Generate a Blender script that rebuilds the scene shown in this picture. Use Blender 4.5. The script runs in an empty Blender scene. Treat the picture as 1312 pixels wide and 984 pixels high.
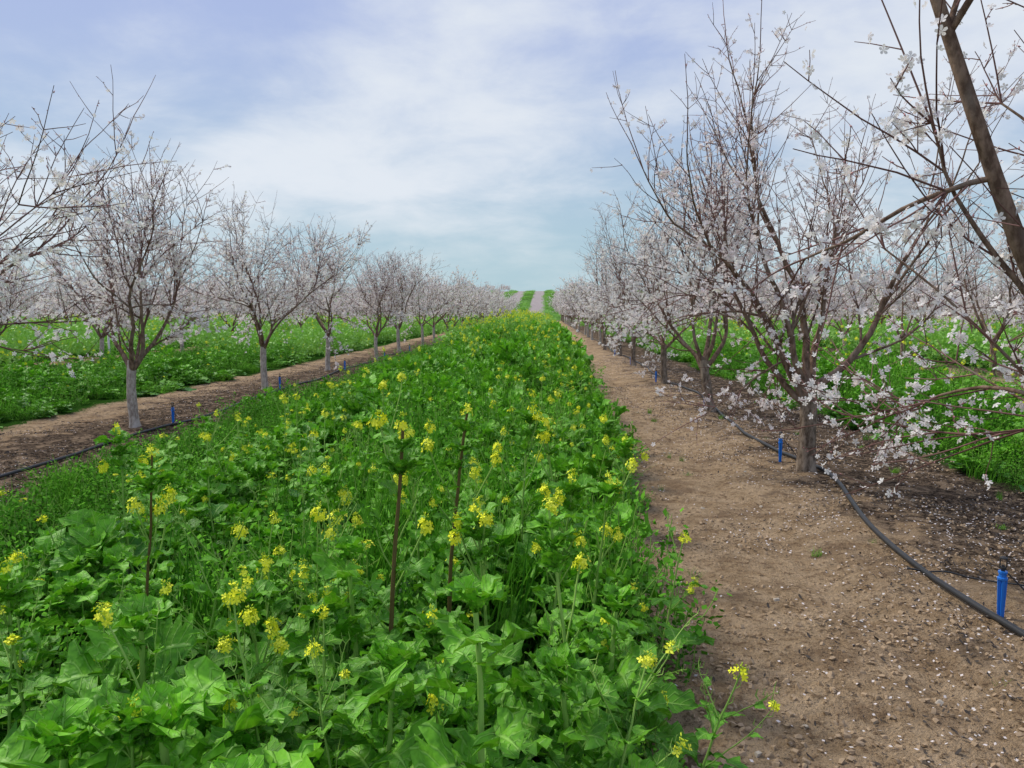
import bpy, math, numpy as np
from mathutils import Vector
SC=bpy.context.scene
SC.view_settings.view_transform='Standard'
try: SC.view_settings.look='None'
except Exception: pass
SC.view_settings.exposure=0
R0=np.random.default_rng(11)

# ---------------------------------------------------------------- materials
def newmat(name):
    m=bpy.data.materials.new(name); m.use_nodes=True
    nt=m.node_tree; nt.nodes.clear()
    out=nt.nodes.new('ShaderNodeOutputMaterial')
    return m,nt,out
def N(nt,t,**k):
    n=nt.nodes.new(t)
    for a,b in k.items(): setattr(n,a,b)
    return n
def L(nt,a,b): nt.links.new(a,b)
def setin(nt,sock,v):
    if isinstance(v,bpy.types.NodeSocket): nt.links.new(v,sock)
    else: sock.default_value=v
def M(nt,op,a,b=0.0,c=0.0,clamp=False):
    n=N(nt,'ShaderNodeMath',operation=op); n.use_clamp=clamp
    setin(nt,n.inputs[0],a); setin(nt,n.inputs[1],b)
    if len(n.inputs)>2: setin(nt,n.inputs[2],c)
    return n.outputs[0]
def MIX(nt,f,a,b,blend='MIX'):
    n=N(nt,'ShaderNodeMix',data_type='RGBA',blend_type=blend)
    def c(v): return v if isinstance(v,bpy.types.NodeSocket) else (v[0],v[1],v[2],1)
    setin(nt,n.inputs[0],f); setin(nt,n.inputs[6],c(a)); setin(nt,n.inputs[7],c(b))
    return n.outputs[2]
def SS(nt,v,lo,hi,a=0.0,b=1.0):
    n=N(nt,'ShaderNodeMapRange',interpolation_type='SMOOTHSTEP')
    setin(nt,n.inputs[0],v); n.inputs[1].default_value=lo; n.inputs[2].default_value=hi
    n.inputs[3].default_value=a; n.inputs[4].default_value=b
    return n.outputs[0]
def NOISE(nt,vec,scale,det=4,rough=.55,dist=0):
    n=N(nt,'ShaderNodeTexNoise'); 
    if vec is not None: L(nt,vec,n.inputs['Vector'])
    n.inputs['Scale'].default_value=scale; n.inputs['Detail'].default_value=det
    n.inputs['Roughness'].default_value=rough; n.inputs['Distortion'].default_value=dist
    return n.outputs[0]
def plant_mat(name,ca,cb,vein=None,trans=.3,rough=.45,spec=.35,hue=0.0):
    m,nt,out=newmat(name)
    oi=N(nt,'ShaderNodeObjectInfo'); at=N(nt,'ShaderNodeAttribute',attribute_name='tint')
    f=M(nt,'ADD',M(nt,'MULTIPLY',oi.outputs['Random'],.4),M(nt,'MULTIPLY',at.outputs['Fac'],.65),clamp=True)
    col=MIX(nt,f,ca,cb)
    if vein:
        uv=N(nt,'ShaderNodeAttribute',attribute_name='luv'); sp=N(nt,'ShaderNodeSeparateXYZ'); L(nt,uv.outputs['Vector'],sp.inputs[0])
        au=M(nt,'ABSOLUTE',sp.outputs[0])
        mid=SS(nt,au,.02,.10,1,0)
        s=M(nt,'FRACT',M(nt,'SUBTRACT',M(nt,'MULTIPLY',sp.outputs[1],8.0),M(nt,'MULTIPLY',au,1.8)))
        sv=SS(nt,M(nt,'ABSOLUTE',M(nt,'SUBTRACT',s,.5)),.03,.14,.6,0)
        vv=M(nt,'MAXIMUM',mid,sv)
        vf=M(nt,'MULTIPLY',vv,.55)
        geo=N(nt,'ShaderNodeNewGeometry')
        nz=NOISE(nt,geo.outputs['Position'],35,2)
        col=MIX(nt,SS(nt,nz,.4,.7,0,.45),col,(ca[0]*.8,ca[1]*.8,ca[2]*.8))
        col=MIX(nt,vf,col,vein)
    if spec>0:
        b=N(nt,'ShaderNodeBsdfPrincipled'); b.inputs['Roughness'].default_value=rough; b.inputs['Specular IOR Level'].default_value=spec
    else: b=N(nt,'ShaderNodeBsdfDiffuse')
    L(nt,col,b.inputs[0])
    if vein:
        bp=N(nt,'ShaderNodeBump'); bp.invert=True; bp.inputs['Strength'].default_value=.8; bp.inputs['Distance'].default_value=.005
        L(nt,M(nt,'ADD',vv,M(nt,'MULTIPLY',nz,-1.4)),bp.inputs['Height']); L(nt,bp.outputs[0],b.inputs['Normal'])
    if trans>0:
        t=N(nt,'ShaderNodeBsdfTranslucent')
        L(nt,MIX(nt,1.0,col,(1.0,1.05,.55) if 'almond' not in name else (1,1,.97),'MULTIPLY') ,t.inputs[0])
        mx=N(nt,'ShaderNodeMixShader'); mx.inputs[0].default_value=trans
        L(nt,b.outputs[0],mx.inputs[1]); L(nt,t.outputs[0],mx.inputs[2]); L(nt,mx.outputs[0],out.inputs[0])
    else: L(nt,b.outputs[0],out.inputs[0])
    return m
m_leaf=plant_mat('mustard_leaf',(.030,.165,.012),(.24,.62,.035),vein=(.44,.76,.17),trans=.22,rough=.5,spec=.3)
m_stem=plant_mat('green_stem',(.17,.32,.06),(.36,.56,.13),trans=0,spec=0)
m_redstem=plant_mat('reddish_stem',(.13,.075,.035),(.19,.15,.06),trans=.0,spec=0)
m_yel=plant_mat('mustard_petal',(.92,.92,.03),(.97,.99,.12),trans=0,spec=0)
m_bud=plant_mat('mustard_bud',(.50,.70,.05),(.74,.84,.08),trans=0,spec=0)
m_grass=plant_mat('grass_blade',(.035,.15,.015),(.22,.52,.04),trans=0,spec=0)
m_fine=plant_mat('fine_leaf',(.025,.12,.02),(.17,.45,.035),trans=0,spec=0)
m_petal=plant_mat('almond_petal',(.96,.94,.91),(.96,.84,.84),trans=.35,spec=0)
m_pink=plant_mat('almond_bud',(.46,.16,.17),(.80,.50,.50),trans=0,spec=0)

def bark(name,c1,c2,c3):
    m,nt,out=newmat(name)
    tc=N(nt,'ShaderNodeTexCoord'); mp=N(nt,'ShaderNodeMapping'); L(nt,tc.outputs['Object'],mp.inputs[0]); mp.inputs['Scale'].default_value=(1,1,.45)
    n1=NOISE(nt,mp.outputs[0],28,6,.65); n2=NOISE(nt,mp.outputs[0],6,3)
    col=MIX(nt,SS(nt,n1,.35,.65),c1,c2); col=MIX(nt,SS(nt,n2,.5,.7,0,.7),col,c3)
    b=N(nt,'ShaderNodeBsdfDiffuse'); L(nt,col,b.inputs[0])
    bp=N(nt,'ShaderNodeBump'); bp.inputs['Strength'].default_value=.8; bp.inputs['Distance'].default_value=.012; L(nt,n1,bp.inputs['Height']); L(nt,bp.outputs[0],b.inputs['Normal'])
    L(nt,b.outputs[0],out.inputs[0]); return m
m_bark=bark('almond_bark',(.10,.072,.052),(.30,.235,.18),(.40,.33,.26))
m_barkpale=bark('almond_bark_pale',(.28,.225,.19),(.55,.48,.41),(.63,.57,.51))
m_limb=bark('almond_limb',(.11,.07,.05),(.29,.20,.145),(.28,.23,.19))
def twigmat():
    m,nt,out=newmat('almond_twig'); at=N(nt,'ShaderNodeAttribute',attribute_name='tint')
    b=N(nt,'ShaderNodeBsdfDiffuse'); L(nt,MIX(nt,at.outputs['Fac'],(.11,.06,.05),(.29,.165,.145)),b.inputs[0])
    L(nt,b.outputs[0],out.inputs[0]); return m
m_twig=twigmat()
def simple(name,col,rough=.5,spec=.5,var=.25,scale=20):
    m,nt,out=newmat(name); geo=N(nt,'ShaderNodeNewGeometry'); n=NOISE(nt,geo.outputs['Position'],scale,4)
    b=N(nt,'ShaderNodeBsdfPrincipled'); L(nt,MIX(nt,M(nt,'MULTIPLY',n,var*2),col,tuple(min(1,c*.45+.06) for c in col)),b.inputs['Base Color'])
    b.inputs['Roughness'].default_value=rough; b.inputs['Specular IOR Level'].default_value=spec
    L(nt,b.outputs[0],out.inputs[0]); return m
m_blue=simple('blue_plastic',(.01,.20,.75),.4,.5,.12)
m_black=simple('black_plastic',(.018,.019,.022),.5,.35,.3,8)
m_red=simple('red_paint',(.6,.06,.04)); m_white=simple('white_paint',(.75,.75,.72))

# ---------------------------------------------------------------- mesh builder
class MB:
    def __init__(s): s.v=[];s.q=[];s.t=[];s.qm=[];s.tm=[];s.n=0;s.tint=[];s.uv=[]
    def add(s,v,q=None,t=None,mat=0,tint=0.,uv=None):
        v=np.asarray(v,float); k=len(v)
        s.v.append(v)
        if q is not None and len(q): q=np.asarray(q,int); s.q.append(q+s.n); s.qm.append(np.full(len(q),mat))
        if t is not None and len(t): t=np.asarray(t,int); s.t.append(t+s.n); s.tm.append(np.full(len(t),mat))
        s.tint.append(np.broadcast_to(np.asarray(tint,float),(k,)))
        s.uv.append(np.zeros((k,3)) if uv is None else uv)
        s.n+=k
    def mesh(s,name,mats,smooth=True):
        v=np.concatenate(s.v); me=bpy.data.meshes.new(name)
        nq=sum(len(a) for a in s.q); ntr=sum(len(a) for a in s.t)
        loops=[];mi=[]
        if nq: loops.append(np.concatenate(s.q).ravel()); mi.append(np.concatenate(s.qm))
        if ntr: loops.append(np.concatenate(s.t).ravel()); mi.append(np.concatenate(s.tm))
        loops=np.concatenate(loops); mi=np.concatenate(mi)
        st=np.concatenate([np.arange(nq)*4, nq*4+np.arange(ntr)*3])
        me.vertices.add(len(v)); me.vertices.foreach_set('co',v.ravel().astype(np.float32))
        me.loops.add(len(loops)); me.loops.foreach_set('vertex_index',loops.astype(np.int32))
        me.polygons.add(nq+ntr); me.polygons.foreach_set('loop_start',st.astype(np.int32))
        me.polygons.foreach_set('material_index',mi.astype(np.int32))
        me.polygons.foreach_set('use_smooth',np.full(nq+ntr,smooth))
        for m in mats: me.materials.append(m)
        a=me.attributes.new('tint','FLOAT','POINT'); a.data.foreach_set('value',np.concatenate(s.tint).astype(np.float32))
        a=me.attributes.new('luv','FLOAT_VECTOR','POINT'); a.data.foreach_set('vector',np.concatenate(s.uv).ravel().astype(np.float32))
        me.update(calc_edges=True); return me
def obj(name,me,loc=(0,0,0),rz=0,s=1,link=True):
    o=bpy.data.objects.new(name,me); o.location=loc; o.rotation_euler=(0,0,rz); o.scale=(s,s,s)
    if link: SC.collection.objects.link(o)
    return o
def tube(mb,P,R,k,mat=0,tint=0.):
    P=np.asarray(P,float); n=len(P); T=np.gradient(P,axis=0); T/=np.linalg.norm(T,axis=1,keepdims=True)+1e-9
    mt=np.abs(T.mean(0)); ref=np.zeros(3); ref[int(np.argmin(mt))]=1
    A=np.cross(T,ref); A/=np.linalg.norm(A,axis=1,keepdims=True)+1e-9; B=np.cross(T,A)
    a=np.arange(k)*2*np.pi/k; R=np.broadcast_to(R,(n,))
    V=P[:,None]+R[:,None,None]*(np.cos(a)[None,:,None]*A[:,None]+np.sin(a)[None,:,None]*B[:,None])
    i=np.arange(n-1)[:,None]*k; j=np.arange(k)[None]; j2=(j+1)%k
    q=np.stack([i+j,i+j2,i+k+j2,i+k+j],-1).reshape(-1,4)
    mb.add(V.reshape(-1,3),q,mat=mat,tint=tint)
def rotmats(rng,n,up=None):
    if up is None: z=rng.normal(size=(n,3))
    else: z=up
    z=z/(np.linalg.norm(z,axis=1,keepdims=True)+1e-9); r=rng.normal(size=(n,3))
    x=np.cross(r,z); x/=np.linalg.norm(x,axis=1,keepdims=True)+1e-9; y=np.cross(z,x)
    return np.stack([x,y,z],-1)
def stamp(mb,tv,tq,tt,pos,mats,scl,mat=0,tint=None,rng=None):
    n=len(pos); V=np.einsum('nij,kj->nki',mats,tv)*np.asarray(scl).reshape(-1,1,1)+pos[:,None]
    k=len(tv); off=(np.arange(n)*k)[:,None,None]
    q=(np.asarray(tq)[None]+off).reshape(-1,4) if tq is not None else None
    t=(np.asarray(tt)[None]+off).reshape(-1,3) if tt is not None else None
    tn=0. if tint is None else np.repeat(tint,k)
    mb.add(V.reshape(-1,3),q,t,mat,tn)
def box(mb,c,h,mat=0,taper=1.0):
    v=np.array([[x*h[0]*(taper if z<0 else 1),y*h[1]*(taper if z<0 else 1),z*h[2]] for z in(-1,1) for y in(-1,1) for x in(-1,1)])+np.array(c)
    mb.add(v,[[0,2,3,1],[4,5,7,6],[0,1,5,4],[2,6,7,3],[0,4,6,2],[1,3,7,5]],mat=mat)
def tube_z(mb,P,R,k,mat):
    a=np.arange(k)*2*np.pi/k; n=len(P); R=np.array(R)
    V=P[:,None]+R[:,None,None]*np.stack([np.cos(a),np.sin(a),0*a],-1)[None]
    i=np.arange(n-1)[:,None]*k; j=np.arange(k)[None]; j2=(j+1)%k
    mb.add(V.reshape(-1,3),np.stack([i+j,i+j2,i+k+j2,i+k+j],-1).reshape(-1,4),mat=mat)
def lathe(mb,c,prof,k=12,mat=0):
    P=np.array([[c[0],c[1],c[2]+z] for r,z in prof]); tube_z(mb,P,[r for r,z in prof],k,mat)

# ---------------------------------------------------------------- terrain
def sstep(x): x=np.clip(x,0,1); return x*x*(3-2*x)
def zt(x,y):
    x=np.asarray(x,float);y=np.asarray(y,float)
    return 9.0*sstep((y-105)/230.)*(1+.06*np.sin(x*.012+.6))-.02*np.maximum(y-380,0)
def vnoise(x,y,sc,seed):
    r=np.random.default_rng(seed).random((256,256)); X=x*sc+500;Y=y*sc+500
    xi=np.floor(X).astype(int);yi=np.floor(Y).astype(int);fx=X-xi;fy=Y-yi;fx=fx*fx*(3-2*fx);fy=fy*fy*(3-2*fy)
    g=lambda a,b:r[a%256,b%256]
    return (g(xi,yi)*(1-fx)+g(xi+1,yi)*fx)*(1-fy)+(g(xi,yi+1)*(1-fx)+g(xi+1,yi+1)*fx)*fy-.5
def zg(x,y):
    x=np.asarray(x,float);y=np.asarray(y,float)
    amp=np.where(np.abs(y)<40,1.,0.)
    rut=-.035*np.exp(-((x-1.55-.05*np.sin(y*.7))/.16)**2)
    return zt(x,y)+amp*(rut+.07*vnoise(x,y,.8,1)+.035*vnoise(x,y,3,2)+.028*vnoise(x,y,9,3))+.05*np.exp(-((np.mod(x+5.1+3.75,7.5)-3.75)/.6)**2)*(np.asarray(y)<105)
def axis(a,b,near,far,fine,grow):
    p=[near];s=fine
    while p[-1]<b:
        if p[-1]>far: s*=grow
        p.append(p[-1]+s)
    return np.array(p)
xr=axis(0,520,0,6,.04,1.07); xs=np.concatenate([-xr[::-1][:-1],xr]); ys=axis(0,650,-6,13,.05,1.05)
ys=np.concatenate([[-40,-20,-10],ys])
X,Y=np.meshgrid(xs,ys,indexing='ij'); Z=zg(X,Y)
mb=MB(); nx,ny=X.shape; i=np.arange(nx-1)[:,None]*ny; j=np.arange(ny-1)[None]
mb.add(np.stack([X,Y,Z],-1).reshape(-1,3),np.stack([i+j,i+ny+j,i+ny+j+1,i+j+1],-1).reshape(-1,4))
m,nt,out=newmat('orchard_soil')
geo=N(nt,'ShaderNodeNewGeometry'); pos=geo.outputs['Position']; sp=N(nt,'ShaderNodeSeparateXYZ'); L(nt,pos,sp.inputs[0])
xo,yo=sp.outputs[0],sp.outputs[1]
nA=NOISE(nt,pos,.9,3); nB=NOISE(nt,pos,5,5,.65); nC=NOISE(nt,pos,26,6,.7); nD=NOISE(nt,pos,90,3,.7); nE=NOISE(nt,pos,2.2,4,.6)
hill=SS(nt,yo,112,118)
bx=M(nt,'ADD',M(nt,'FLOORED_MODULO',M(nt,'ADD',xo,1.5),7.5),M(nt,'MULTIPLY',M(nt,'SUBTRACT',nA,.5),.5))
bx2=M(nt,'ADD',bx,M(nt,'MULTIPLY',M(nt,'SUBTRACT',nC,.5),.9))
nearf=SS(nt,yo,1.5,8,.45,0)
bx3=M(nt,'ADD',bx2,nearf)
green1=M(nt,'ADD',SS(nt,bx3,2.0,2.15,1,0),SS(nt,bx2,5.35,5.6,0,1),clamp=True)
hx=M(nt,'FLOORED_MODULO',M(nt,'ADD',xo,3.2),6.4)
green2=SS(nt,hx,2.9,3.6,0,1)
green2=M(nt,'MULTIPLY',green2,SS(nt,hx,6.1,6.4,1,.3))
green=MIX(nt,hill,green1,green2)
tan=MIX(nt,SS(nt,nB,.32,.64),(.46,.315,.185),(.70,.51,.325))
tan=MIX(nt,SS(nt,nC,.50,.64,0,.85),tan,(.25,.165,.10))
tan=MIX(nt,SS(nt,nE,.52,.66,0,.6),tan,(.28,.185,.115))
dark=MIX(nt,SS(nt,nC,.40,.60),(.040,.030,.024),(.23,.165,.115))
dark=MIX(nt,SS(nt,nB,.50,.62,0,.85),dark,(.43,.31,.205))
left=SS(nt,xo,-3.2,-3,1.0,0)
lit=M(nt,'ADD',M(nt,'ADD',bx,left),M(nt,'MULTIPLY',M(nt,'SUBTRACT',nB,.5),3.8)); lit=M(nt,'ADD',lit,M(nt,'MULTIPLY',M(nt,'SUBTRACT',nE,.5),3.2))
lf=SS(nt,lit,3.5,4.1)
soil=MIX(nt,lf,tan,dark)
soil=MIX(nt,SS(nt,nD,.59,.67,0,.8),soil,(.06,.042,.03))
soil=MIX(nt,SS(nt,nD,.38,.30,0,.4),soil,(.80,.66,.50))
grn=MIX(nt,nC,(.02,.06,.01),(.06,.17,.02))
farg=MIX(nt,SS(nt,nB,.35,.65),(.03,.10,.015),(.12,.28,.03))
grn=MIX(nt,SS(nt,yo,40,80),grn,farg)
hs=MIX(nt,nA,(.34,.29,.28),(.48,.42,.40))
soil=MIX(nt,hill,soil,hs)
hg=MIX(nt,nE,(.06,.16,.03),(.14,.27,.06))
grn=MIX(nt,hill,grn,hg)
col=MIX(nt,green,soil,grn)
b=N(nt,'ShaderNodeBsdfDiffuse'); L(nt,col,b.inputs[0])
hh=M(nt,'ADD',M(nt,'MULTIPLY',nC,1.2),M(nt,'ADD',M(nt,'MULTIPLY',nD,.45),M(nt,'MULTIPLY',nB,1.4)))
bp=N(nt,'ShaderNodeBump'); bp.inputs['Strength'].default_value=1.0; bp.inputs['Distance'].default_value=.07; L(nt,hh,bp.inputs['Height']); L(nt,bp.outputs[0],b.inputs['Normal'])
L(nt,b.outputs[0],out.inputs[0])
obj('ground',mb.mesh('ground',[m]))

# ---------------------------------------------------------------- almond trees
fl=[[0,0,0]]
for k in range(5):
    a=k*2*math.pi/5
    def pt(r,da,z): return [r*math.cos(a+da),r*math.sin(a+da),z]
    fl+= [pt(.66,-.5,.22),pt(1.0,-.2,.36),pt(1.0,.2,.36),pt(.66,.5,.22)]
FL=np.array(fl)
FQ=[];FT=[]
for k in range(5):
    b0=1+4*k; FQ.append([0,b0,b0+1,b0+2]); FT.append([0,b0+2,b0+3])
FLO=np.array([[-1,-.5,.2],[0,-.9,.1],[1,-.4,.3],[.9,.6,.2],[0,1,.3],[-.9,.5,.1],[0,0,-.1]]);FLQ=[[6,0,1,2],[6,2,3,4],[6,4,5,0]]
BUDV=np.array([[0,0,-.3],[.45,0,.5],[-.22,.4,.5],[-.22,-.4,.5],[0,0,1.5]]); BUDT=[[0,2,1],[0,3,2],[0,1,3],[1,2,4],[2,3,4],[3,1,4]]
def nrm(v): return v/(np.linalg.norm(v)+1e-9)
def grow(rng,p,d,Ln,n,wander,trop):
    P=[np.array(p,float)];d=nrm(np.array(d,float))
    for k in range(n):
        d=nrm(d+rng.normal(size=3)*wander+np.array([0,0,trop])); P.append(P[-1]+d*Ln/n)
    return np.array(P)
def perp(rng,t):
    r=rng.normal(size=3); r-=t*np.dot(r,t); return nrm(r)
def resample(ctrl,n):
    c=np.array(ctrl,float); d=np.concatenate([[0],np.cumsum(np.linalg.norm(np.diff(c,axis=0),axis=1))]); u=np.linspace(0,d[-1],n+1)
    P=np.stack([np.interp(u,d,c[:,i]) for i in range(3)],-1); Q=P.copy(); Q[1:-1]=(P[:-2]+2*P[1:-1]+P[2:])/4; return Q
def make_tree(name,seed,H=1.,scaff=None,bloom=1.,pale=False,fork=.82,rt=.075,lean=(0,0),nl2=7,nl3=8,droop=.15,topbare=1.0,lod=0,n4r=(2,6),limb=(.38,.54),bsz=1.):
    rng=np.random.default_rng(seed); mb=MB(); C=[];W=[]
    tn=9; zz=np.linspace(-.06,fork,tn); P=np.stack([lean[0]*zz+.015*np.sin(zz*5+seed),lean[1]*zz+.015*np.cos(zz*4+seed),zz],-1)
    Rr=rt*(1+.55*np.exp(-(zz+.06)/.07))*(1+.05*np.sin(zz*17+seed))*(1-.12*zz/fork)
    tube(mb,P,Rr,14 if lod==0 else 8,0)
    top=P[-1]
    if scaff is None:
        ns=int(rng.integers(4,6)); a0=rng.uniform(0,6.28)
        scaff=[(math.degrees(a0)+360*k/ns+rng.uniform(-22,22),rng.uniform(30,54),rng.uniform(1.25,1.7)) for k in range(ns)]
    for si,sc in enumerate(scaff):
        r0=rt*rng.uniform(*limb); dr=droop; m2=nl2
        if not np.isscalar(sc[0]):
            P=resample(sc,12); r0=rt*(.58 if si==0 else .28); dr=droop if si==0 else .5; m2=nl2 if si==0 else 5
        else:
            az,tl,Ln=sc
            az=math.radians(az);tl=math.radians(tl); d=np.array([math.sin(tl)*math.cos(az),math.sin(tl)*math.sin(az),math.cos(tl)])
            s=top-np.array([0,0,rng.uniform(.02,.20)])
            P=grow(rng,s,d,Ln*H,12,.12,.055)
        t=np.linspace(0,1,13); Rs=r0*(1-.66*t)*(1+.4*np.exp(-t*12)); tube(mb,P,Rs,9 if lod==0 else 5,1)
        for k in range(m2):
            u=rng.uniform(.2,1) if k>1 else 1.0; ii=min(12,int(u*12)); tg=nrm(P[min(12,ii+1)]-P[ii-1]) if ii<12 else nrm(P[12]-P[11])
            if rng.random()<dr and ii<10:
                out_=nrm(np.array([P[ii][0]-top[0],P[ii][1]-top[1],0])+rng.normal(size=3)*.3); d2=nrm(out_+np.array([0,0,rng.uniform(.0,.4)])); tr=-.06;L2=rng.uniform(.5,.95)
            else:
                sp_=rng.uniform(.45,.95) if u<1 else rng.uniform(.1,.4)
                d2=nrm(tg+perp(rng,tg)*sp_+np.array([0,0,.10])); tr=.05;L2=rng.uniform(.65,1.3)
            r2=min(Rs[ii]*.6,.0115)*rng.uniform(.8,1.1) if u<1 else min(Rs[12]*.8,.013)
            Q=grow(rng,P[ii],d2,L2*H,9,.10,tr); t2=np.linspace(0,1,10); R2=r2*(1-.68*t2)+.001; tube(mb,Q,R2,6 if lod==0 else 3,1 if r2>.009 else 2,.4)
            for q in range(nl3):
                jj=int(rng.integers(1,10)); jj=9 if q==0 else jj
                tg2=nrm(Q[jj]-Q[jj-1]); d3=nrm(tg2+perp(rng,tg2)*(rng.uniform(.45,1.2) if q else .15)+np.array([0,0,.08 if tr>0 else -.02])); L3=rng.uniform(.2,.8)
                S=grow(rng,Q[jj],d3,L3*H,6,.07,.03 if tr>0 else -.01); R3=(.0044 if lod==0 else .006)*(1-.6*np.linspace(0,1,7)); tube(mb,S,R3,4 if lod==0 else 3,2,rng.random())
                cl=rng.random()**1.5*2+.12
                C.append(S);W.append(cl)
                for w in range(int(rng.integers(*n4r))):
                    kk=int(rng.integers(0,6)); tg3=nrm(S[kk+1]-S[kk]); d4=nrm(tg3*.6+perp(rng,tg3)*.9); L4=rng.uniform(.05,.28)
                    U=grow(rng,S[kk],d4,L4,3,.09,.03); tube(mb,U,(.0029 if lod==0 else .0045)*(1-.5*np.linspace(0,1,4)),3,2,rng.random())
                    C.append(np.concatenate([U,U[1:]]));W.append(cl)
    A=np.array([S[i] for S in C for i in range(1,len(S)-1)]); Bn=np.array([S[i+1] for S in C for i in range(1,len(S)-1)])
    Ww=np.array([w for S,w in zip(C,W) for i in range(1,len(S)-1)])
    zf=np.clip(1.2-(A[:,2]-1.0*H)/(2.5*H)*topbare,.14,1)
    pr=Ww*zf; pr/=pr.sum(); nb=int(3000*bloom); idx=rng.choice(len(A),nb,p=pr); f=rng.random(nb)[:,None]
    p=A[idx]*(1-f)+Bn[idx]*f+rng.normal(size=(nb,3))*.015
    if lod==0: stamp(mb,FL,FQ,FT,p,rotmats(rng,nb,rng.normal(size=(nb,3))+np.array([0,0,.4])),bsz*rng.uniform(.014,.022,nb),3,np.clip(rng.normal(.2,.35,nb),0,1.4))
    else: stamp(mb,FLO,FLQ,None,p,rotmats(rng,nb,rng.normal(size=(nb,3))+np.array([0,0,.4])),bsz*rng.uniform(.018,.032,nb),3,np.clip(rng.normal(.5,.4,nb),0,1.4))
    if lod==0:
        nk=2600; pr=(1.25-zf); pr/=pr.sum(); idx=rng.choice(len(A),nk,p=pr); f=rng.random(nk)[:,None]
        p=A[idx]*(1-f)+Bn[idx]*f+rng.normal(size=(nk,3))*.003; dirs=Bn[idx]-A[idx]; dirs/=np.linalg.norm(dirs,axis=1,keepdims=True)+1e-9
        stamp(mb,BUDV,None,BUDT,p,rotmats(rng,nk,dirs+rng.normal(size=(nk,3))*.6),rng.uniform(.005,.011,nk),4,rng.random(nk))
    return mb.mesh(name,[m_barkpale if pale else m_bark,m_limb,m_twig,m_petal,m_pink])
T_right1=make_tree('almond_tree_a',5,1.1,scaff=[(186,36,1.55),(125,22,1.85),(8,48,1.6),(60,44,1.5),(235,40,1.4),(165,56,1.45)],bloom=1.65,fork=.80,rt=.078,lean=(-.04,0),nl2=7,nl3=9,droop=.16,bsz=1.05)
T_right2=make_tree('almond_tree_b',8,1.1,bloom=1.75,fork=.75,rt=.07,lean=(-.1,.0),nl3=9,bsz=1.1,droop=.18)
main=[(0,0,.62),(-.34,.05,1.0),(-.64,.12,1.38),(-.82,.16,1.85),(-1.00,.2,2.4),(-1.18,.25,2.95),(-1.38,.3,3.4)]
low=[(0,0,.58),(-.10,.36,.90),(-.24,.72,1.08),(-.38,1.0,1.12),(-.46,1.25,1.04)]
T_near=make_tree('almond_tree_c',27,1.1,scaff=[main,low,(40,44,1.5),(280,40,1.4),(75,24,1.9),(120,30,1.7)],bloom=1.7,fork=.7,rt=.07,nl2=8,nl3=9,droop=.14)
TL=[make_tree('almond_tree_l%d'%k,40+k,.98,bloom=1.8,pale=True,fork=.85+.05*(k%3),rt=.060,nl3=10,bsz=1.1) for k in range(3)]
TR=[make_tree('almond_tree_r%d'%k,60+k,1.06,bloom=1.85,fork=.8,rt=.066,lean=(-.05,.02*k),nl3=9,bsz=1.1) for k in range(2)]
FA=[make_tree('almond_tree_f%d'%k,80+k,1.0,bloom=.62,pale=k%2==0,fork=.85,rt=.065,nl2=6,nl3=7,n4r=(0,3),lod=1,bsz=1.4,topbare=.85) for k in range(4)]
T_nearL=make_tree('almond_tree_d',33,1.0,scaff=[(10,35,1.8),(60,40,1.6),(330,50,1.6),(150,40,1.5),(240,40,1.5)],bloom=1.5,pale=True,fork=.85,rt=.062,nl3=9)
def tree_at(me,x,y,rz=0,s=1.): obj('almond_tree',me,(x,y,float(zg(x,y))-.01),rz,s)
tree_at(T_near,2.42,2.75,0)
tree_at(T_right1,2.37,7.15,0)
tree_at(T_right2,2.40,11.6,0)
tree_at(T_nearL,-5.15,5.15,0,1.05)
tree_at(TL[0],-5.13,9.7,.3)
tree_at(TL[1],-5.1,14.3,1.2)
tree_at(TL[2],-5.15,18.8,.5)
for k in range(4,25):
    yL=9.7+4.55*(k-1); A_=TL if k<7 else FA
    tree_at(A_[int(R0.integers(0,len(A_)))],-5.1+R0.normal()*.08,yL+R0.normal()*.15,R0.uniform(0,6.28),R0.uniform(.93,1.06))
for k in range(2,25):
    yR=7.15+4.6*k; A_=TR if k<6 else FA
    tree_at(A_[int(R0.integers(0,len(A_)))],2.42+R0.normal()*.08,yR+R0.normal()*.15,R0.uniform(0,6.28),R0.uniform(.92,1.04))

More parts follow.
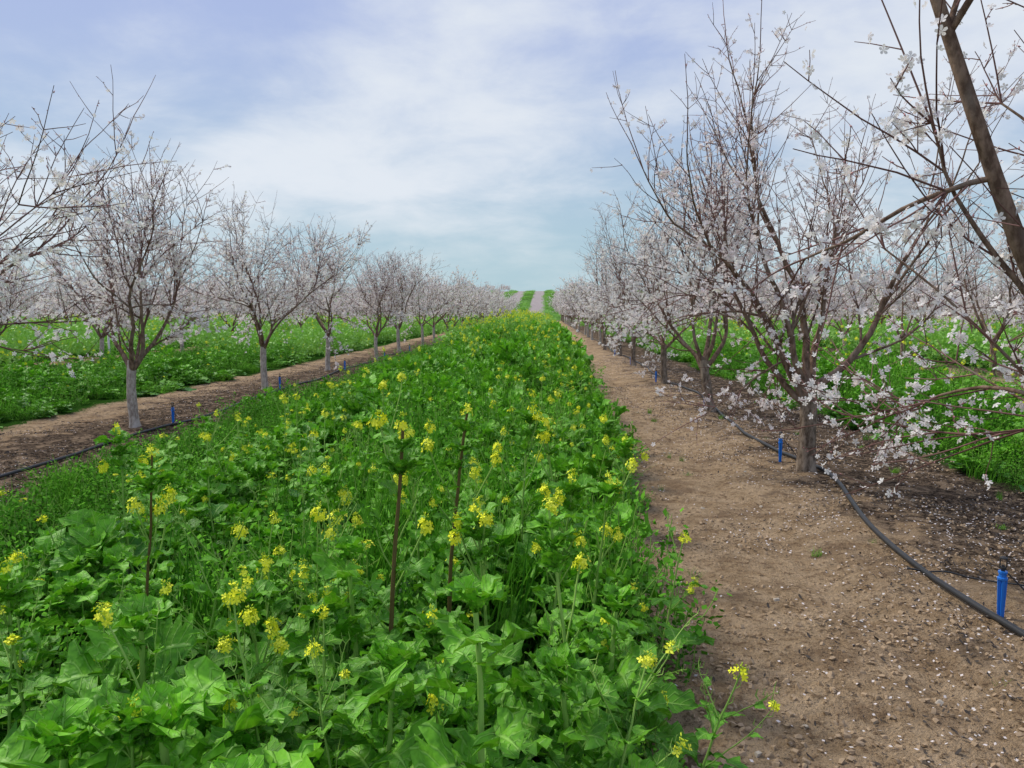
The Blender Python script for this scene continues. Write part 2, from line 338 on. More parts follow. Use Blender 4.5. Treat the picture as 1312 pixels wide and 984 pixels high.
# ---------------------------------------------------------------- instancer
def scatter(name,srcs,pts,rot,scl,idx):
    col=bpy.data.collections.new(name+'_sources')
    for k,s in enumerate(srcs):
        o=bpy.data.objects.new('%s_src_%02d'%(name,k),s); col.objects.link(o)
    me=bpy.data.meshes.new(name); n=len(pts); me.vertices.add(n); me.vertices.foreach_set('co',np.asarray(pts).ravel().astype(np.float32))
    a=me.attributes.new('rot','FLOAT_VECTOR','POINT'); a.data.foreach_set('vector',np.asarray(rot).ravel().astype(np.float32))
    a=me.attributes.new('scl','FLOAT_VECTOR','POINT'); a.data.foreach_set('vector',np.asarray(scl).ravel().astype(np.float32))
    a=me.attributes.new('idx','INT','POINT'); a.data.foreach_set('value',np.asarray(idx).astype(np.int32))
    o=obj(name,me); g=bpy.data.node_groups.new(name+'_gn','GeometryNodeTree')
    g.interface.new_socket('Geometry',in_out='INPUT',socket_type='NodeSocketGeometry'); g.interface.new_socket('Geometry',in_out='OUTPUT',socket_type='NodeSocketGeometry')
    gi=g.nodes.new('NodeGroupInput'); go=g.nodes.new('NodeGroupOutput')
    ci=g.nodes.new('GeometryNodeCollectionInfo'); ci.inputs['Collection'].default_value=col; ci.inputs['Separate Children'].default_value=True; ci.inputs['Reset Children'].default_value=True
    ip=g.nodes.new('GeometryNodeInstanceOnPoints'); ip.inputs['Pick Instance'].default_value=True
    def na(t,nm):
        x=g.nodes.new('GeometryNodeInputNamedAttribute'); x.data_type=t; x.inputs['Name'].default_value=nm
        return [s for s in x.outputs if s.enabled][0]
    er=g.nodes.new('FunctionNodeEulerToRotation')
    g.links.new(gi.outputs[0],ip.inputs['Points']); g.links.new(ci.outputs[0],ip.inputs['Instance'])
    g.links.new(na('FLOAT_VECTOR','rot'),er.inputs[0]); g.links.new(er.outputs[0],ip.inputs['Rotation'])
    g.links.new(na('FLOAT_VECTOR','scl'),ip.inputs['Scale']); g.links.new(na('INT','idx'),ip.inputs['Instance Index'])
    g.links.new(ip.outputs[0],go.inputs[0])
    md=o.modifiers.new('scatter','NODES'); md.node_group=g
    return o
rows=[-5.1-7.5*k for k in range(1,8)]+[2.4+7.5*k for k in range(1,7)]
pts=[]
for x in rows:
    for k in range(26):
        y=(abs(x)*13.7%4.6)+4.6*k-3
        if abs(x)<.74*y+6 and y<113 and (y<75 or k%2==0): pts.append((x+R0.normal()*.1,y+R0.normal()*.2))
pts=np.array(pts)
near=(np.abs(pts[:,0])<14)&(pts[:,1]<22)
for x,y in pts[near]: tree_at((TL if x<0 else TR)[int(R0.integers(0,2))],x,y,R0.uniform(0,6.28),R0.uniform(.9,1.05))
far=pts[~near]
hp=[]
for k in range(-24,24):
    xc=6.4*k-1.6
    for y in np.arange(124,325,10):
        if abs(xc+1.5)<7: continue
        hp.append((xc+R0.normal()*.2,y+R0.normal()*.5))
hp=np.array(hp)
allp=np.concatenate([far,hp]); nf=len(allp)
s=np.concatenate([R0.uniform(.95,1.08,len(far)),R0.uniform(.6,.8,len(hp))])
scatter('distant_almond_trees',FA,np.column_stack([allp,zt(allp[:,0],allp[:,1])]),np.column_stack([np.zeros(nf),np.zeros(nf),R0.uniform(0,6.28,nf)]),np.repeat(s[:,None],3,1),R0.integers(0,4,nf))

# ---------------------------------------------------------------- herb meshes
def leaf(mb,base,az,Ln,W,pitch,droop,rng,mat=0,n=16,kind=0,tint=.5):
    t=np.linspace(0,1,n+1); th=pitch-droop*t**1.3; ds=Ln/n
    r=np.concatenate([[0],np.cumsum(np.cos(th[:-1]))*ds]); z=np.concatenate([[0],np.cumsum(np.sin(th[:-1]))*ds])
    if kind==0:
        term=np.sin(np.pi*np.clip((t-.46)/.54,0,1)**.72)**.62
        w=np.maximum.reduce([.45*np.exp(-((t-.22)/.04)**2),.75*np.exp(-((t-.38)/.05)**2),term,np.full_like(t,.05)])
    else:
        w=np.maximum(np.sin(np.pi*np.clip((t-.16)/.84,0,1)**.75)**.75,.05)
    w=w*W; w[-1]=W*.03
    S=np.array([-1,-.55,0,.55,1.]); jag=np.ones((n+1,5)); tooth=np.where(np.arange(n+1)%3==1,.64,1.08)
    jag[:,0]=tooth*(1+rng.uniform(-.2,.14,n+1)); jag[:,4]=np.roll(tooth,1)*(1+rng.uniform(-.2,.14,n+1))
    lat=S[None]*w[:,None]*jag
    ph=rng.uniform(0,6.28); side=rng.normal()*.14*Ln*t**2; fold=rng.uniform(.1,.5); roll=rng.normal()*.35
    nz=fold*np.abs(S)[None]*w[:,None]+roll*lat+.24*W*np.sin(t[:,None]*6.28*2.6+ph+S[None]*1.5)*(S[None]**2)+.07*W*rng.normal(size=(n+1,5))*(np.abs(S)[None]>.3)
    back=-.22*np.abs(S)[None]*w[:,None]
    rr=r[:,None]-np.sin(th)[:,None]*nz+back*np.cos(th)[:,None]; zz=z[:,None]+np.cos(th)[:,None]*nz+back*np.sin(th)[:,None]
    la=lat+side[:,None]; ca,sa=math.cos(az),math.sin(az)
    V=np.stack([base[0]+rr*ca-la*sa,base[1]+rr*sa+la*ca,base[2]+zz],-1).reshape(-1,3)
    i=np.arange(n)[:,None]*5;j=np.arange(4)[None]; q=np.stack([i+j,i+j+1,i+5+j+1,i+5+j],-1).reshape(-1,4)
    uv=np.stack([np.broadcast_to(S[None],(n+1,5)),np.broadcast_to(t[:,None],(n+1,5)),np.zeros((n+1,5))],-1).reshape(-1,3)
    mb.add(V,q,mat=mat,tint=tint,uv=uv)
YF=[[0,0,0]];YQ=[]
for k in range(4):
    a=k*math.pi/2
    b0=len(YF); YF+=[[.8*math.cos(a-.5),.8*math.sin(a-.5),.15],[1.15*math.cos(a),1.15*math.sin(a),.25],[.8*math.cos(a+.5),.8*math.sin(a+.5),.15]]; YQ.append([0,b0,b0+1,b0+2])
YF=np.array(YF)
HM=[m_leaf,m_stem,m_yel,m_bud,m_redstem]
def cluster(mb,p,rng,size=.03,nfl=14):
    u=rng.normal(size=(nfl,3)); u/=np.linalg.norm(u,axis=1,keepdims=True); 
    pp=p+u*size*rng.uniform(.4,1.2,(nfl,1))*np.array([1,1,1.05])
    stamp(mb,YF,YQ,None,pp,rotmats(rng,nfl,u*np.array([1,1,.5])+np.array([0,0,.35])),rng.uniform(.0085,.0125,nfl),2,rng.random(nfl))
    nb=12; u=rng.normal(size=(nb,3)); u[:,2]=np.abs(u[:,2]); pb=p+np.array([0,0,size*.9])+u*size*.25
    stamp(mb,BUDV,None,BUDT,pb,rotmats(rng,nb,u+np.array([0,0,1])),rng.uniform(.004,.006,nb),3,rng.random(nb))
def fruits(mb,S,rng,sm):
    for k in range(7):
        i=int(rng.integers(len(S)//2,len(S))); tg=np.array([0,0,1.]); d=nrm(perp(rng,tg)*.8+tg*.6)
        tube(mb,np.array([S[i],S[i]+d*.02,S[i]+d*.02+np.array([0,0,.025])]),[.0011,.0015,.0006],3,sm,.8)
def leafy(name,seed,h=.45,nl=20,big=1.,kind=None,n=14):
    rng=np.random.default_rng(seed); mb=MB()
    ns=3
    for s_ in range(ns):
        a=rng.uniform(0,6.28); d=np.array([math.cos(a)*.3,math.sin(a)*.3,1]); hh=h*rng.uniform(.45,.9)
        S=grow(rng,(math.cos(a)*.02,math.sin(a)*.02,0),d,hh,8,.06,.04); tube(mb,S,.006*(1-.6*np.linspace(0,1,9)),5,1,.5)
        m_=nl//ns
        for k in range(m_):
            u=(k+.5)/m_; p=S[int(u*8)]; az=k*2.4+rng.uniform(-.5,.5)+s_*1.1
            Ln=big*(.26-.12*u)*rng.uniform(.65,1.25)
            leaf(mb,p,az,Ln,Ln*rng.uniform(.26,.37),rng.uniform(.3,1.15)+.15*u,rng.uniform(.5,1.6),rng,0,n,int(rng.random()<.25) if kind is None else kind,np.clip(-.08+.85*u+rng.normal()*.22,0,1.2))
        for k in range(6):
            leaf(mb,S[-1],rng.uniform(0,6.28),big*.09*rng.uniform(.6,1.3),.026*big,rng.uniform(.6,1.4),.5,rng,0,8,k%2,1.1)
    return mb.mesh(name,HM)
def flowering(name,seed,h=.9,nb=6,sm=1,dense=1.,lean=.08):
    rng=np.random.default_rng(seed); mb=MB(); a=rng.uniform(0,6.28)
    S=grow(rng,(0,0,0),(math.cos(a)*lean*2,math.sin(a)*lean*2,1),h,14,.035,.015); tube(mb,S,.0062*(1-.62*np.linspace(0,1,15)),5,sm,.6)
    for k in range(int(12*dense)):
        u=.05+.8*k/(12*dense); p=S[int(u*14)]; Ln=(.25-.17*u)*rng.uniform(.8,1.2)
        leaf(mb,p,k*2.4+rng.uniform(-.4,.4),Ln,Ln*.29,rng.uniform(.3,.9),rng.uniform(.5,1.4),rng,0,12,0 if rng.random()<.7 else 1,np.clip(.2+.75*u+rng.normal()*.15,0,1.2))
    cluster(mb,S[-1],rng,.025*rng.uniform(.6,1.2),int(rng.integers(12,24))); fruits(mb,S,rng,1)
    for k in range(nb):
        i=int(rng.integers(5,13)); az=rng.uniform(0,6.28); d=nrm(np.array([math.cos(az)*.7,math.sin(az)*.7,1])); Ln=h*rng.uniform(.14,.36)
        B=grow(rng,S[i],d,Ln,7,.06,.06); tube(mb,B,.0028*(1-.5*np.linspace(0,1,8)),3,1,.7)
        leaf(mb,S[i],az+.3,.08*rng.uniform(.7,1.3),.02,.8,.8,rng,0,8,1,.8)
        leaf(mb,B[4],az-.6,.05,.012,.8,.8,rng,0,6,1,.9)
        if rng.random()<.45: cluster(mb,B[-1],rng,rng.uniform(.012,.022),int(rng.integers(6,15)))
        fruits(mb,B,rng,1)
    return mb.mesh(name,HM)
def strip(mb,S,w,mat,tint):
    T=np.gradient(S,axis=0); sd=np.cross(T,[0,0,1.]); sd/=np.linalg.norm(sd,axis=1,keepdims=True)+1e-9
    V=np.stack([S-sd*w[:,None],S+sd*w[:,None]],1).reshape(-1,3); i=np.arange(len(S)-1)*2
    mb.add(V,np.stack([i,i+1,i+3,i+2],-1),mat=mat,tint=tint)
def grass(name,seed,h=.35,nb=60,r=.12):
    rng=np.random.default_rng(seed); mb=MB()
    for k in range(nb):
        a=rng.uniform(0,6.28); rr=r*rng.random()**.5; az=rng.uniform(0,6.28); Ln=h*rng.uniform(.5,1.2); t=np.linspace(0,1,5); ln=rng.uniform(.1,.9)
        S=np.stack([rr*math.cos(a)+np.cos(az)*Ln*ln*t**2*.8,rr*math.sin(a)+np.sin(az)*Ln*ln*t**2*.8,Ln*(t-.35*ln*t**2)],-1)
        strip(mb,S,.0042*(1-t**1.5)+.0004,0,rng.random())
    return mb.mesh(name,[m_grass])
def fine(name,seed,h=.35,ns=12,r=.14,nl=36,ls=1.):
    rng=np.random.default_rng(seed); mb=MB(); Q=np.array([[0,0,0],[.35,.5,.05],[0,1,.1],[-.35,.5,.05]])
    for k in range(ns):
        a=rng.uniform(0,6.28); rr=r*rng.random(); S=grow(rng,(rr*math.cos(a),rr*math.sin(a),0),(math.cos(a)*.5,math.sin(a)*.5,1),h*rng.uniform(.6,1.15),8,.12,.05)
        tube(mb,S,.0022,3,1,.6); idx=rng.integers(1,9,nl); 
        up=rng.normal(size=(nl,3))+np.array([0,0,1.2]); stamp(mb,Q,[[0,1,2,3]],None,S[idx]+rng.normal(size=(nl,3))*.018,rotmats(rng,nl,up),ls*rng.uniform(.014,.034,nl),0,rng.random(nl)*.5+idx/12.)
    return mb.mesh(name,[m_fine,m_stem])
LE=[leafy('leafy%d'%k,100+k,.5,18+k,1.0+.12*(k%3)) for k in range(7)]
FLW=[flowering('flw%d'%k,200+k,.95,4+k%4) for k in range(9)]
GR=[grass('gr%d'%k,300+k) for k in range(3)]
FN=[fine('fn%d'%k,320+k) for k in range(4)]
def farclump(name,seed,fl=True):
    rng=np.random.default_rng(seed); mb=MB(); n=240; Q=np.array([[0,-.5,0],[.45,.1,.12],[0,.9,.1],[-.45,.1,.12]])
    a=rng.uniform(0,6.28,n); r=.55*rng.random(n)**.5; z=(.15+.6*rng.random(n))*(1-.5*(r/.55)**2)
    p=np.column_stack([r*np.cos(a),r*np.sin(a),z]); stamp(mb,Q,[[0,1,2,3]],None,p,rotmats(rng,n,rng.normal(size=(n,3))*.9+np.array([0,0,.6])),rng.uniform(.04,.10,n),0,z*.7+rng.random(n)*.2-.1)
    if fl:
        for k in range(int(rng.integers(2,6))):
            a=rng.uniform(0,6.28); r=.45*rng.random(); p=np.array([r*math.cos(a),r*math.sin(a),rng.uniform(.6,.95)]); tube(mb,np.array([[p[0],p[1],.2],p]),.004,3,1,.7)
            u=rng.normal(size=(7,3)); u/=np.linalg.norm(u,axis=1,keepdims=True); stamp(mb,YF,YQ,None,p+u*.022,rotmats(rng,7,u),rng.uniform(.012,.018,7),2,rng.random(7))
    return mb.mesh(name,HM)
FC=[farclump('fc%d'%k,400+k,k<2) for k in range(5)]
def put(x0,x1,y0,y1,dens): 
    n=max(1,int((x1-x0)*(y1-y0)*dens)); return R0.uniform(x0,x1,n),R0.uniform(y0,y1,n)
class Acc:
    def __init__(s): s.p=[];s.r=[];s.s=[];s.i=[]
    def add(s,x,y,sc,sz,nvar,tilt=.12,i0=0):
        n=len(x); s.p.append(np.column_stack([x,y,zt(x,y)-.01])); s.r.append(np.column_stack([R0.normal(0,tilt,n),R0.normal(0,tilt,n),R0.uniform(0,6.28,n)]))
        s.s.append(np.column_stack([sc,sc,sz])); s.i.append(R0.integers(i0,nvar,n))
    def out(s,name,src): scatter(name,src,np.concatenate(s.p),np.concatenate(s.r),np.concatenate(s.s),np.concatenate(s.i)); print(name,sum(len(a) for a in s.i))
AL,AF,AG,AN,AC=Acc(),Acc(),Acc(),Acc(),Acc()
def edge(y): return .20*np.sin(y*.9)+.14*np.sin(y*2.3+1)
def redge(y): return .22+.40*sstep((y-1.8)/6.)+edge(y)*.45
def hmap(x,y):
    h=.60+.5*sstep((y-3)/10.)+.35*vnoise(x,y,1.3,21); lw=sstep((x+3.4)/1.8); return h*(.45+.55*lw)
for (y0,y1,d,sc) in [(.6,5,17,1.12),(5,10,13,1.),(10,22,7,1.2),(22,34,4,1.5)]:
    x,y=put(-3.9,.72,y0,y1,d); k=x<redge(y)-.02; x,y=x[k],y[k]
    keep=(x>-2.6)|(R0.random(len(x))<.35); x,y=x[keep],y[keep]; n=len(x)
    h=hmap(x,y)*R0.uniform(.75,1.35,n); AL.add(x,y,sc*R0.uniform(.6,1.25,n)*np.clip(h+.25,.5,1.1),h*sc**.4*1.25,7,.18)
for (y0,y1,d,sc) in [(1.6,5,6.5,.95),(5,12,4.4,1.05),(12,25,2.3,1.2),(25,45,1.6,1.5)]:
    x,y=put(-3.4,.65,y0,y1,d); k=(x<redge(y)+.05)&((x>-2.3)|(R0.random(len(x))<.5))&(vnoise(x,y,.9,31)+R0.normal(0,.2,len(x))>-.12); x,y=x[k],y[k]; n=len(x)
    h=(.70+.50*sstep((y-3.5)/12.)*np.exp(-((x+1.3)/1.5)**2))*R0.uniform(.7,1.3,n)*np.where(x<-2.2,.65,1); AF.add(x,y,sc*R0.uniform(.85,1.15,n),h*sc**.15,9,.17)
for (y0,y1,d,sc) in [(.6,12,18,1.),(12,30,7,1.4),(30,50,3,2.)]:
    x,y=put(-3.9,-1.4,y0,y1,d*.8); x=x+edge(y)*.6; k=(y>4.5)|(R0.random(len(x))<.25); x,y=x[k],y[k]; n=len(x); AG.add(x,y,sc*R0.uniform(.8,1.2,n),R0.uniform(.7,1.15,n)*sc**.3,3)
    x,y=put(-3.9,-1.8,y0,y1,d*.9); x=x+edge(y)*.6; n=len(x); AN.add(x,y,sc*R0.uniform(.8,1.2,n),R0.uniform(.7,1.25,n)*sc**.3,4)
    x,y=put(-1.5,.9,y0+2.5 if y0<1 else y0,y1,d*.5); k=x<redge(y)+.08;x,y=x[k],y[k]; n=len(x); AN.add(x,y,sc*R0.uniform(.9,1.4,n),R0.uniform(1.,2.1,n),4)
    x,y=put(-1.5,.9,y0+2.5 if y0<1 else y0,y1,d*.4); k=x<redge(y)+.1;x,y=x[k],y[k]; n=len(x); AG.add(x,y,sc*R0.uniform(.9,1.3,n),R0.uniform(1.,2.2,n),3)
for (y0,y1,d,sc) in [(30,50,3.0,1.1),(50,80,1.8,1.4),(80,114,1.0,1.9)]:
    x,y=put(-3.7,.5,y0,y1,d); n=len(x); AC.add(x,y,sc*R0.uniform(.8,1.2,n),(.95+.5*np.exp(-((x+1.4)/1.3)**2))*R0.uniform(.9,1.2,n),5)
x,y=put(-.2,.9,1.2,9,8); k=np.abs(x-redge(y))<.16; x,y=x[k],y[k]; AG.add(x,y,R0.uniform(.4,.8,len(x)),R0.uniform(.3,.6,len(x)),3); AN.add(x+.03,y+.1,R0.uniform(.4,.8,len(x)),R0.uniform(.3,.7,len(x)),4)
def side(c,near_):
    w=2.05
    for (y0,y1,d,sc) in ([(2,12,11,1.),(12,24,5.5,1.3)] if near_ else [(0,12,2.5,1.6)]):
        for acc,f,nv,hz in ((AL,.5,7,.95),(AN,.9,4,1.5),(AG,.4,3,1.2),(AF,.16,9,.85)):
            x,y=put(c-w,c+w,y0,y1,d*f); x=x+edge(y)*.7; k=(np.abs(x)<.78*y+5)&(y>.5); x,y=x[k],y[k]
            if len(x): 
                e=np.clip((w-np.abs(x-c))/.8,.45,1)*(1+.9*vnoise(x,y,.8,41)); n=len(x); acc.add(x,y,sc*R0.uniform(.8,1.15,n)*(.6+.4*e),hz*R0.uniform(.7,1.25,n)*e*sc**.25,nv)
    for (y0,y1,d,sc) in [(24 if near_ else 12,50,1.8,1.1),(50,80,1.0,1.6),(80,113,.6,2.2)]:
        x,y=put(c-w+.2,c+w-.2,y0,y1,d); x=x+edge(y)*.7; k=(np.abs(x)<.78*y+5); x,y=x[k],y[k]; n=len(x)
        if n: AC.add(x,y,sc*R0.uniform(.7,1.2,n),R0.uniform(.6,1.5,n),5,.15,0 if R0.random()<.5 else 1)
for k in range(-7,8):
    if k==0: continue
    side(-1.5+7.5*k,abs(k)==1)
x=[];y=[]
for k in range(-5,6):
    a,b=put(6.4*k+.1,6.4*k+2.8,118,300,.12); x.append(a);y.append(b)
x=np.concatenate(x);y=np.concatenate(y); n=len(x); AC.add(x,y,R0.uniform(1.5,2.5,n),R0.uniform(.5,.9,n),5,.1,2)
x,y=put(.8,4,2.5,14,1.2); AG.add(x,y,R0.uniform(.15,.35,len(x)),R0.uniform(.12,.35,len(x)),3)
AL.out('mustard_leaves',LE); AF.out('mustard_flowers',FLW); AG.out('grass',GR); AN.out('weeds',FN); AC.out('cover_crop',FC)

# hero stems
def hero(seed,x,y,h,sm,nb=2,dense=.8,thick=1.,crown=True):
    rng=np.random.default_rng(seed); mb=MB(); S=grow(rng,(0,0,0),(rng.normal()*.06,rng.normal()*.04,1),h,16,.035,.014)
    tube(mb,S,.0072*thick*(1-.5*np.linspace(0,1,17)),8,sm,rng.uniform(.2,.9))
    for k in range(int(12*dense)):
        u=.25+.6*rng.random(); leaf(mb,S[int(u*16)],k*2.4,.22*rng.uniform(.6,1.1)*(1.2-u),.06*(1.3-u),rng.uniform(.3,.8),1.2,rng,0,16,0,.5+.4*rng.random())
    for k in range(5):
        az=rng.uniform(0,6.28); B=grow(rng,S[int(rng.integers(7,15))],(math.cos(az)*.7,math.sin(az)*.7,1),rng.uniform(.06,.16),5,.06,.05); tube(mb,B,.0025,4,1,.7)
        for q in range(4): leaf(mb,B[-1-q%3],az+q*2,.05*rng.uniform(.7,1.3),.014,rng.uniform(.4,1.2),.6,rng,0,8,q%2,.9)
    if crown:
        for k in range(26):
            u=rng.uniform(.86,1); leaf(mb,S[int(u*16)],k*2.4,.085*rng.uniform(.6,1.3),.024,rng.uniform(.3,1.2),.8,rng,0,9,k%2,.9)
        cluster(mb,S[-1]+np.array([0,0,.01]),rng,.02,9)
    for k in range(nb):
        az=rng.uniform(0,6.28); B=grow(rng,S[int(rng.integers(9,14))],(math.cos(az)*.6,math.sin(az)*.6,1),h*rng.uniform(.15,.3),7,.05,.05); tube(mb,B,.003,4,1,.6); cluster(mb,B[-1],rng,.022,20)
    obj('mustard_plant',mb.mesh('mustard_plant',HM),(x,y,0))
hero(1,-.49,2.35,1.17,4,2,thick=1.3); hero(2,-.37,3.0,1.15,4,2,thick=1.3); hero(3,-1.40,2.65,1.04,4,3); hero(4,.07,2.2,.93,1,1,.5)
hero(6,-.1,3.6,1.05,1,4); hero(7,-.75,4.2,1.2,1,3); hero(8,-1.9,3.6,.95,1,3); hero(9,.45,4.3,.8,1,4,.5); hero(10,.52,5.2,.8,1,4,.5)
hero(11,-.2,2.6,.85,1,4,.6); hero(12,-.85,3.1,.85,1,4,.6); hero(13,.15,3.0,.85,1,5,.6); hero(14,-.95,1.75,.62,1,2,.5); hero(15,-.8,2.2,.7,1,4,.6); hero(16,-1.6,2.3,.7,1,3,.6); hero(17,-.3,2.0,.72,1,3,.6)
hero(18,.0,2.8,.9,1,5,.6); hero(19,-.55,3.4,.95,1,5,.6); hero(20,.1,4.0,.95,1,5,.6)
def bigplant(x,y,h,seed,sc=1.,nl=16):
    rng=np.random.default_rng(seed); mb=MB(); S=grow(rng,(0,0,0),(.05,.03,1),h,12,.035,.01); tube(mb,S,.010*sc*(1-.4*np.linspace(0,1,13)),10,1,.9)
    for k in range(nl):
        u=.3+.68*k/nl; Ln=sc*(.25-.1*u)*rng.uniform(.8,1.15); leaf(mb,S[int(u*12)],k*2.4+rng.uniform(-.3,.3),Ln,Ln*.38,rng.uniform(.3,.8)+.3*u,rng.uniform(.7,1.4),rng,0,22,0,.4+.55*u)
    for k in range(10): leaf(mb,S[-1],k*2.4,.09*sc,.03*sc,rng.uniform(.6,1.3),.6,rng,0,11,0,1.1)
    obj('mustard_plant',mb.mesh('mustard_plant',HM),(x,y,0))
bigplant(-.14,1.62,.86,5); bigplant(-.42,1.75,.62,6,1.1); bigplant(.06,1.9,.6,7,1.); bigplant(-.85,1.7,.55,8,1.5,12); bigplant(-1.15,2.1,.6,9,1.2); bigplant(-.62,2.5,.7,10,1.); bigplant(.2,2.3,.6,15,1.); bigplant(-1.1,1.6,.5,16,1.5,12); bigplant(-.6,1.5,.5,17,1.4,12)

# ---------------------------------------------------------------- litter
def flakes(name,n,xr,yr,sz,mat,dens,tv,tq,tt,flat=.3,lift=.004,cx=None,cl=-.05):
    mb=MB(); x=R0.uniform(*xr,n) if cx is None else R0.normal(cx[0],cx[1],n); y=yr[0]+(yr[1]-yr[0])*R0.random(n)**dens
    k=(vnoise(x,y,2.2,9)+vnoise(x,y,.7,8)*.8+R0.normal(0,.22,n)>cl)&(x>xr[0])&(x<xr[1]); x,y=x[k],y[k]; n=len(x)
    up=np.column_stack([R0.normal(0,flat,n),R0.normal(0,flat,n),np.ones(n)])
    stamp(mb,tv,tq,tt,np.column_stack([x,y,zg(x,y)+lift]),rotmats(R0,n,up),R0.uniform(*sz,n),0,R0.random(n)*.8)
    return mb.mesh(name,[mat],smooth=False)
PV=np.array([[0,-1,.0],[.75,.1,.12],[0,1,.25],[-.75,.1,.12]]);PQ=[[0,1,2,3]]
obj('fallen_petals',flakes('fallen_petals',16000,(.4,4.3),(2.0,26),(.0045,.0094),m_petal,1.45,PV,PQ,None,.3,.009,(2.65,.9),-.25))
obj('fallen_petals',flakes('fallen_petals_l',5000,(-6.5,-3.8),(5,26),(.005,.009),m_petal,1.4,PV,PQ,None,.3,.006))
m_lit=simple('leaf_litter_brown',(.055,.04,.03),.9,.1,.5,40); m_clod=simple('soil_clod',(.48,.34,.21),.95,.1,.4,60); m_peb=simple('pebble',(.52,.45,.36),.8,.2,.3,50)
LV=np.array([[0,-1,.1],[.35,-.3,-.02],[.3,.5,.1],[0,1,.3],[-.3,.5,.05],[-.35,-.3,.12]]); LT=[[0,1,5],[1,2,4],[1,4,5],[2,3,4]]
obj('leaf_litter',flakes('leaf_litter',34000,(.5,4.3),(2.,24),(.005,.018),m_lit,1.55,LV,None,LT,.5,.009,(2.9,.85),.05))
obj('leaf_litter',flakes('leaf_litter_l',9000,(-6.6,-3.7),(5,24),(.008,.022),m_lit,1.4,LV,None,LT,.5,.008))
CV=np.array([[1,0,0],[0,.8,.1],[-.9,.1,0],[0,-1,0],[.1,0,.6],[0,.1,-.6],[.6,.55,.35],[-.5,-.5,.4]]); CT=[[0,6,4],[6,1,4],[1,2,4],[2,7,4],[7,3,4],[3,0,4],[0,1,6],[2,3,7],[1,0,5],[2,1,5],[3,2,5],[0,3,5]]
obj('soil_clods',flakes('soil_clods',18000,(.4,4.3),(2.,18),(.003,.019),m_clod,1.5,CV,None,CT,.8,.002))
obj('soil_clods',flakes('soil_clods_l',4000,(-6.6,-3.7),(5,20),(.005,.02),m_clod,1.3,CV,None,CT,.8,.002))
obj('pebbles',flakes('pebbles',200,(.5,4.),(2.2,12),(.008,.022),m_peb,1.4,CV,None,CT,.5,.002))

# ---------------------------------------------------------------- drip irrigation
def hose(name,ctrl,x0,seed,r):
    rng=np.random.default_rng(seed); cy=[c[0] for c in ctrl]; cx=[c[1] for c in ctrl]
    y=cy[-1]
    while y<100: y+=3.0; cy.append(y); cx.append(x0+rng.normal()*.12)
    yy=np.concatenate([np.arange(cy[0],30,.1),np.arange(30,100,1.)])
    xx=np.interp(yy,cy,cx); k=np.ones(9)/9; xp=np.pad(xx,4,mode='edge'); xx=np.convolve(xp,k,'valid'); xp=np.pad(xx,4,mode='edge'); xx=np.convolve(xp,k,'valid')
    z=zg(xx,yy); zp=np.pad(z,4,mode='edge'); z=np.convolve(zp,k,'valid')+r*.9+.01
    mb=MB(); tube(mb,np.column_stack([xx,yy,z]),r,10); obj(name,mb.mesh(name,[m_black]))
hose('drip_irrigation_hose',[(-4,2.3),(1,2.2),(2.6,2.16),(3.5,2.11),(4.2,2.07),(4.9,2.12),(5.6,2.22),(6.4,2.40),(7.15,2.55),(7.7,2.42),(8.6,2.30),(9.4,2.33),(10.5,2.45),(11.8,2.54),(13.7,2.66),(16,2.5)],2.5,1,.0165)
hose('drip_irrigation_hose',[(0,-4.7),(5,-4.75),(7.6,-4.72),(9,-4.85),(10.4,-4.68),(13,-4.8)],-4.8,2,.0165)
mb=MB()
box(mb,(0,0,.07),(.019,.005,.12),0,.55); box(mb,(0,0,.071),(.005,.018,.119),0,.55)
lathe(mb,(0,0,.185),[(.0,0),(.018,0),(.021,.004),(.021,.012),(.016,.014),(.016,.03),(.019,.032),(.019,.04),(.0,.0405)],12,0)
lathe(mb,(0,0,.226),[(.0,0),(.008,0),(.008,.008),(.013,.010),(.013,.018),(.006,.020),(.005,.026),(.0,.027)],12,1)
box(mb,(.013,0,.262),(.0018,.004,.018),1); box(mb,(-.013,0,.262),(.0018,.004,.018),1); lathe(mb,(0,0,.279),[(0,0),(.016,.001),(.016,.006),(.004,.012),(0,.0125)],12,1)
t=np.linspace(0,1,14); tube(mb,np.column_stack([.016+.13*np.sin(t*3.14)*.6+.05*t,-.02-.16*t*t,.20*(1-t)**1.5+.02]),.0038,6,1)
stake=mb.mesh('irrigation_stake',[m_blue,m_black],smooth=False)
for (x,y) in [(2.15,3.72),(2.27,7.65),(2.36,11.7),(2.3,16.4),(2.3,21.2),(2.3,26),(2.3,30.6)]: obj('irrigation_stake',stake,(x,y,float(zg(x,y))-.02),R0.uniform(-.6,.6),1.08)
for (x,y) in [(-4.75,9.95),(-4.85,14.4),(-4.8,19),(-4.8,23.8),(-4.8,28.3)]: obj('irrigation_stake',stake,(x,y,float(zg(x,y))-.02),R0.uniform(-.6,.6),1.08)
mb=MB(); t=np.linspace(0,1,40); xx=2.0+1.0*t; yy=4.35-.35*t+.08*np.sin(t*7); tube(mb,np.column_stack([xx,yy,zg(xx,yy)+.012]),.005,6); obj('feeder_tube',mb.mesh('feeder_tube',[m_black]))
mb=MB(); lathe(mb,(0,0,0),[(.03,0),(.03,1.0),(0,1.001)],10,1); lathe(mb,(0,0,1.0),[(.0,0),(.045,0),(.045,.16),(0,.19)],10,0); obj('marker_post',mb.mesh('marker_post',[m_red,m_white]),(-12.6,22.6,0))

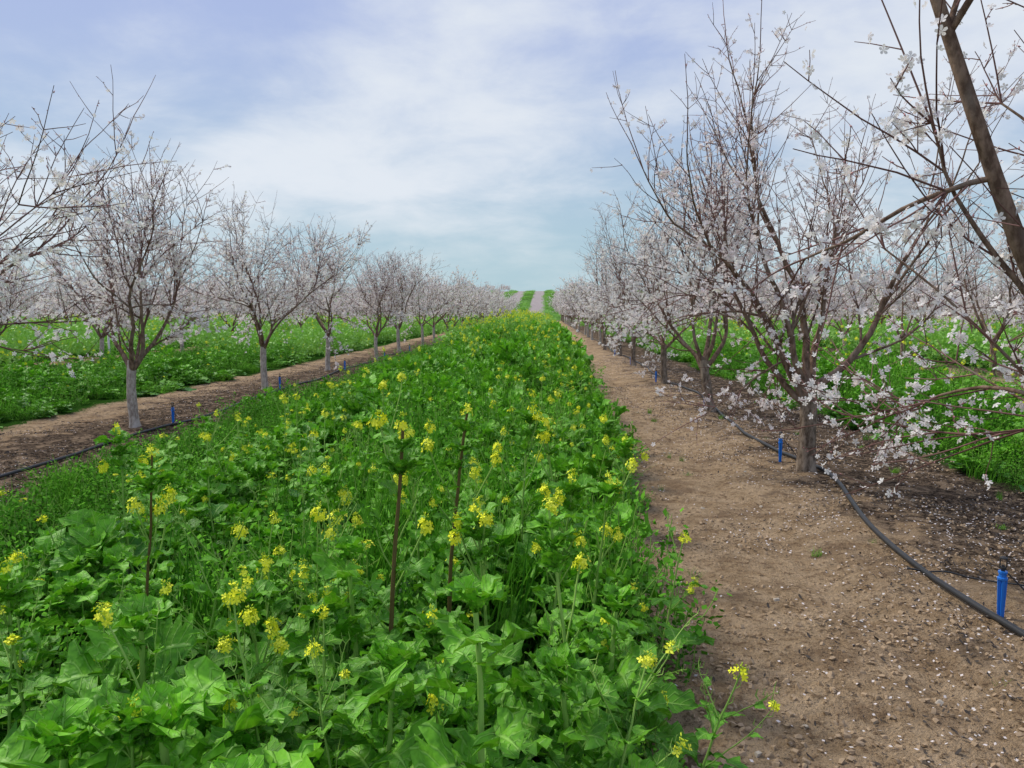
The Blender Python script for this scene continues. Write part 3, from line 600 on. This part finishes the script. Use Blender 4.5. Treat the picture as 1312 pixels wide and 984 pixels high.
# ---------------------------------------------------------------- world & sun
w=bpy.data.worlds.new('World'); SC.world=w; w.use_nodes=True; nt=w.node_tree; nt.nodes.clear()
out=N(nt,'ShaderNodeOutputWorld'); bg=N(nt,'ShaderNodeBackground'); bg.inputs[1].default_value=.1; L(nt,bg.outputs[0],out.inputs[0])
sky=N(nt,'ShaderNodeTexSky',sky_type='NISHITA'); sky.sun_disc=False; sky.sun_elevation=math.radians(48); sky.sun_rotation=math.radians(-60)
tc=N(nt,'ShaderNodeTexCoord'); sp=N(nt,'ShaderNodeSeparateXYZ'); L(nt,tc.outputs['Generated'],sp.inputs[0])
zc=M(nt,'MAXIMUM',sp.outputs[2],0.0); den=M(nt,'ADD',zc,.22)
cb=N(nt,'ShaderNodeCombineXYZ'); L(nt,M(nt,'DIVIDE',sp.outputs[0],den),cb.inputs[0]); L(nt,M(nt,'DIVIDE',sp.outputs[1],den),cb.inputs[1]); cb.inputs[2].default_value=8.3
n1=NOISE(nt,cb.outputs[0],.9,4,.5,.3); n2=NOISE(nt,cb.outputs[0],2.8,6,.6,.25)
mask=M(nt,'ADD',M(nt,'MULTIPLY',n1,.60),M(nt,'MULTIPLY',n2,.40))
def bank(dx,dy,dz,lo,amt):
    d=Vector((dx,dy,dz)).normalized(); vm=N(nt,'ShaderNodeVectorMath',operation='DOT_PRODUCT'); L(nt,tc.outputs['Generated'],vm.inputs[0]); vm.inputs[1].default_value=d
    return SS(nt,vm.outputs['Value'],lo,1.0,0,amt)
for b_ in ((-.13,1,.27,.965,.11),(-.52,1,.19,.97,.12),(.35,1,.33,.96,.08)): mask=M(nt,'ADD',mask,bank(*b_))
for b_ in ((-.52,1,.42,.965,.12),(.12,1,.44,.98,.07)): mask=M(nt,'SUBTRACT',mask,bank(*b_))
cl=SS(nt,mask,.40,.68)
blue=MIX(nt,SS(nt,zc,.0,.36),(4.4,6.2,7.0),(4.2,5.1,7.9))
white=MIX(nt,SS(nt,zc,.0,.15),(5.5,6.9,7.5),(7.9,8.4,9.1))
cc=MIX(nt,cl,blue,white)
L(nt,MIX(nt,.93,sky.outputs[0],cc),bg.inputs[0])
sd=bpy.data.lights.new('sun','SUN'); sd.energy=2.9; sd.angle=math.radians(16); sd.color=(1,.94,.83)
so=bpy.data.objects.new('sun',sd); SC.collection.objects.link(so)
az=math.radians(60)
dirv=Vector((-math.sin(az)*math.cos(math.radians(48)),math.cos(az)*math.cos(math.radians(48)),math.sin(math.radians(48))))
so.rotation_euler=dirv.to_track_quat('Z','Y').to_euler()
# ---------------------------------------------------------------- camera
cd=bpy.data.cameras.new('camera'); cd.lens=28; cd.sensor_width=36; cd.clip_end=3000; cd.clip_start=.05
co=bpy.data.objects.new('camera',cd); SC.collection.objects.link(co); co.location=(0,0,1.5); co.rotation_euler=(math.radians(90-5.27),0,math.radians(2.3)); SC.camera=co
